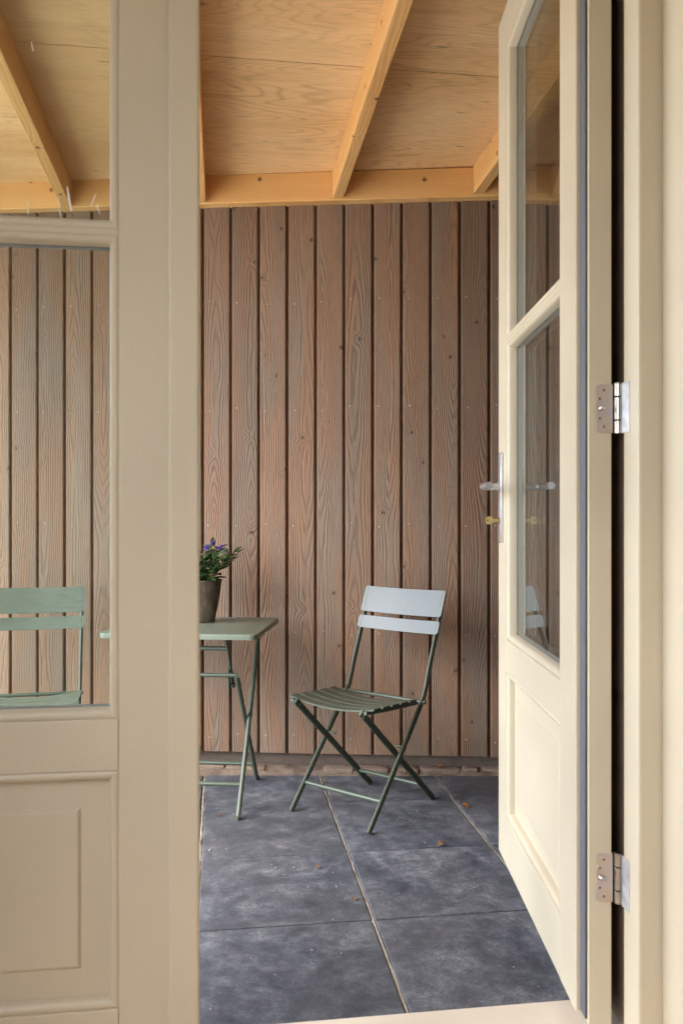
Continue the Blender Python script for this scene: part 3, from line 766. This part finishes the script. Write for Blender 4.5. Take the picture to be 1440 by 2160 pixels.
# folding table
tc_ = W(-.603, 3.530)
tb = empty('folding_table', (tc_.x, tc_.y, 0), math.radians(-5.0) - TH)
tag(tb, 'small green square metal folding table carrying the potted plant', 'table')
HX, HY = .3065, .2735
bm = bmesh.new(); r = .028; poly = []
for cx, cy, a0 in ((HX-r, HY-r, 0), (-HX+r, HY-r, 90), (-HX+r, -HY+r, 180), (HX-r, -HY+r, 270)):
    for q in range(8): a = math.radians(a0 + 90/7*q); poly.append((cx + r*math.cos(a), cy + r*math.sin(a)))
n = len(poly); rings = []
for ins, z in ((.004, .690), (0, .690), (0, .706), (.0012, .7092), (.0045, .711)):
    rings.append([bm.verts.new((x*(1-ins/HX), y*(1-ins/HY), z)) for x, y in poly])
for A, B in zip(rings, rings[1:]):
    for i in range(n): bm.faces.new((A[i], A[(i+1)%n], B[(i+1)%n], B[i]))
bm.faces.new(rings[-1]); bm.faces.new(rings[0][::-1])
obj('table_top', bm, 'green_top', tb, True)
for s in (-1, 1):
    obj('leg', tube([(s*.231, -.245, .003), (s*.231, .214, .684)], .0095, 14), 'green', tb, True)
    obj('leg', tube([(s*.212, .251, .003), (s*.212, -.171, .528), (s*.212, -.175, .534)], .0095, 14), 'green', tb, True)
    obj('strut', tube([(s*.180, -.213, .684), (s*.180, -.091, .478)], .0105, 12, .007, (0, 1, 0)), 'green', tb, True)
    obj('bracket', box((s*.172-.004, -.150, .485), (s*.172+.004, -.126, .555), .002), 'green', tb)
    obj('pivot', tube([(s*.172, -.112, .492), (s*.216, -.112, .492)], .006, 10), 'black', tb, True)
    bm = bmesh.new(); add_tube(bm, [(s*.218, .012, .300), (s*.226, .012, .300)], .006, 10); obj('rivet', bm, 'black', tb, True)
    for (x, y) in ((s*.231, -.245), (s*.212, .251)):
        obj('foot_cap', tube([(x, y - .0005, .001), (x, y, .016)], .0108, 14), 'green', tb, True)
obj('crossbar', tube([(-.180, -.192, .645), (.180, -.192, .645)], .0085, 12), 'green', tb, True)
obj('crossbar', tube([(-.212, -.160, .535), (.212, -.160, .535)], .0085, 12), 'green', tb, True)
obj('crossbar', tube([(-.231, -.170, .112), (.231, -.170, .112)], .0088, 12), 'green', tb, True)
obj('crossbar', tube([(-.212, .182, .090), (.212, .182, .090)], .0085, 12), 'green', tb, True)

# potted hebe on the table
pc = W(-.592, 3.628)
pl = empty('potted_plant', (pc.x, pc.y, .711), .4)
tag(pl, 'purple flowering shrub in a weathered brown clay pot on the green table', 'plant')
bm = bmesh.new()
add_lathe(bm, [(.050, 0), (.056, .002), (.0585, .012), (.066, .05), (.074, .095), (.081, .14), (.0845, .165), (.0865, .176), (.0845, .1785), (.079, .177), (.076, .165), (.074, .15)], 40, lambda k, z: .012*mnoise.noise((math.cos(k*.157)*2, math.sin(k*.157)*2, z*18)))
obj('pot', bm, 'pot', pl, True)
bm = bmesh.new(); add_lathe(bm, [(.0755, .158), (.06, .164), (.03, .168), (.002, .17)], 24, lambda k, z: .03*mnoise.noise((k*.7, z*90, 2))); obj('soil', bm, 'soil', pl, True)
# one leaf mesh: folded, tapering blade, 1 unit long along +y
bm = bmesh.new(); prev = None
for q in range(6):
    t = q/5; w = .195*math.sin(math.pi*min(1, .08+t*.92))**.75 + .004; z = .10*t - .16*t*t
    row = [bm.verts.new((-w, t, z + w*.35)), bm.verts.new((0, t, z)), bm.verts.new((w, t, z + w*.35))]
    if prev: bm.faces.new((prev[0], prev[1], row[1], row[0])); bm.faces.new((prev[1], prev[2], row[2], row[1]))
    prev = row
lf0 = None; leaf_bm = bm; rr = random.Random(21); nl = 0
floret = None; fl_src = {}
def basis(t, up):
    t = t.normalized(); x = t.cross(up); x = x.normalized() if x.length > 1e-4 else Vector((1,0,0)); z = x.cross(t)
    return Matrix((x, t, z)).transposed().to_4x4()
for si in range(24):
    a = si*2.399 + rr.uniform(-.3, .3); rad = .068*math.sqrt((si+.5)/24)
    base = Vector((rad*.75*math.cos(a), rad*.75*math.sin(a), .162))
    lean = .08 + rad*11.5 + rr.uniform(-.06, .10); Ls = rr.uniform(.125, .185) * (1.0 if rad < .045 else .88)
    dirh = Vector((math.cos(a), math.sin(a), 0)); pts = []
    for q in range(7):
        t = q/6; ang = lean*(.35 + .65*t); pts.append(base + dirh*(math.sin(ang)*Ls*t) + Vector((0, 0, math.cos(ang*.8)*Ls*t)))
    bm = bmesh.new(); add_tube(bm, pts, [.0019 - .0008*q/6 for q in range(7)], 6); obj('stem', bm, 'stem', pl, True)
    npair = 6
    for q in range(npair):
        t = .12 + .88*q/(npair-1); f = t*6; i0 = min(int(f), 5); p = pts[i0].lerp(pts[i0+1], f-i0); tv = (pts[i0+1]-pts[i0]).normalized()
        for s in (0, 1):
            aa = a + (q % 2)*math.pi/2 + s*math.pi + rr.uniform(-.35, .35)
            outv = Vector((math.cos(aa), math.sin(aa), 0)); el = .15 + .75*t + rr.uniform(-.35, .25)
            d = outv*math.cos(el) + tv*math.sin(el); ln = rr.uniform(.044, .064)*(1.0 if t < .8 else .75)
            Mx = Matrix.Translation(p) @ basis(d, Vector((0,0,1))) @ Matrix.Rotation(rr.uniform(-.5,.5), 4, 'Y') @ Matrix.Diagonal((ln, ln, ln, 1))
            if lf0 is None: lf0 = obj('leaf', leaf_bm, 'leaf', pl, True, Mx)
            else: inst('leaf', lf0, pl, Mx)
            nl += 1
    # flower spike near the tip of some stems
    if si in (0, 1, 2, 3, 5, 6, 7, 9, 10, 12):
        tip = pts[-1]; tv = (pts[-1]-pts[-2]).normalized(); bm = bmesh.new(); kind = ('flower', 'flower_pale', 'flower', 'bud')[si % 4]
        Lf = rr.uniform(.022, .032)
        for q in range(46):
            t = q/46; aa = q*2.4; rad2 = .0095*(1-.72*t)
            side = Vector((math.cos(aa), math.sin(aa), 0))
            cpt = tip + tv*(Lf*t) + side*rad2
            bmesh.ops.create_icosphere(bm, subdivisions=1, radius=.0026*(1.15-.5*t), matrix=Matrix.Translation(cpt))
            add_tube(bm, [cpt, cpt + side*.0042 + Vector((0,0,.001))], [.0009, .0003], 4)
        obj('flower_spike', bm, kind, pl, True)

# ------------------------------------------------------------------ fallen leaves and crumbs
def ground_at(px, py, z=0.0):
    yc = (CAM_H - z)*1808/(py - 1085); return W((px-720)/1808*yc, yc, z)
def dry_leaf(px, py, size, rz, label, seed, z=0.0, stick=False):
    p = ground_at(px, py, z); bm = bmesh.new(); prev = None; q_ = random.Random(seed); n = 8
    for i in range(n+1):
        t = i/n; w = (.34 if not stick else .13)*math.sin(math.pi*min(1, .05+t*.95))**.7 * (1 + .35*mnoise.noise((t*6, seed, 0)))
        z0 = .24*math.sin(math.pi*t)*(1 if not stick else .3); row = []
        for s in (-1, -.5, 0, .5, 1):
            row.append(bm.verts.new((s*w, t-.5, z0 + .30*abs(s)*w*1.2 + .05*mnoise.noise((t*5, s*3, seed)))))
        if prev:
            for k in range(4): bm.faces.new((prev[k], prev[k+1], row[k+1], row[k]))
        prev = row
    lo = min(v.co.z for v in bm.verts)
    for v in bm.verts: v.co.z -= lo
    bmesh.ops.solidify(bm, geom=bm.faces[:], thickness=.012)
    o = obj('fallen_leaf', bm, 'dry', None, True, Matrix.Translation((p.x, p.y, z + .0025)) @ Matrix.Rotation(rz, 4, 'Z') @ Matrix.Diagonal((size, size, size, 1)))
    tag(o, label, 'leaf', 'dry leaves on the paving')
dry_leaf(978, 1704, .040, .6, 'curled tan dry leaf on the joint right of the chair', 1)
dry_leaf(932, 1785, .036, 1.9, 'bright orange dry leaf on the joint between tiles, near the open door', 2)
dry_leaf(684, 1650, .034, 1.4, 'small brown dry leaf on the tile joint behind the chair', 3, 0, True)
dry_leaf(779, 1760, .022, .3, 'orange leaf scrap under the nearest chair foot', 4)
dry_leaf(672, 1832, .020, 2.2, 'small tan leaf scrap on the tile in front of the chair', 5)
dry_leaf(748, 1899, .018, 2.9, 'dark brown leaf scrap lowest on the paving beside the long joint', 6)
dry_leaf(929, 1622, .038, 1.2, 'rust brown dry leaf leaning at the wall foot behind the chair', 7, .024)
dry_leaf(858, 1633, .040, 2.6, 'thin brown dry leaf on the sand ledge behind the chair legs', 8, .022, True)
dry_leaf(838, 1628, .034, .5, 'narrow orange dry leaf on the sand ledge, left of the other wall-foot leaves', 9, .022, True)
dry_leaf(460, 1722, .016, .9, 'tiny orange leaf scrap on the joint left of the near table foot', 10)
# tiny chips of mortar and grit on the tiles
bm = bmesh.new(); q_ = random.Random(5)
for k in range(60):
    p = Vector((q_.uniform(-.3, 1.4), q_.uniform(1.95, 3.75), 0))
    if (p - edge_p).dot(edge_n) > -.01: continue
    s = q_.uniform(.0010, .0026)*(1.8 if q_.random() < .08 else 1)
    bmesh.ops.create_icosphere(bm, subdivisions=1, radius=1, matrix=Matrix.Translation((p.x, p.y, .0012 + s*.3)) @ Matrix.Rotation(q_.uniform(0, 6), 4, 'Z') @ Matrix.Diagonal((s*q_.uniform(1, 2.4), s, s*.55, 1)))
tag(obj('grit', bm, 'grit'), 'scattered pale grit and crumbs on the dark tiles', 'grit', None, 'stuff')
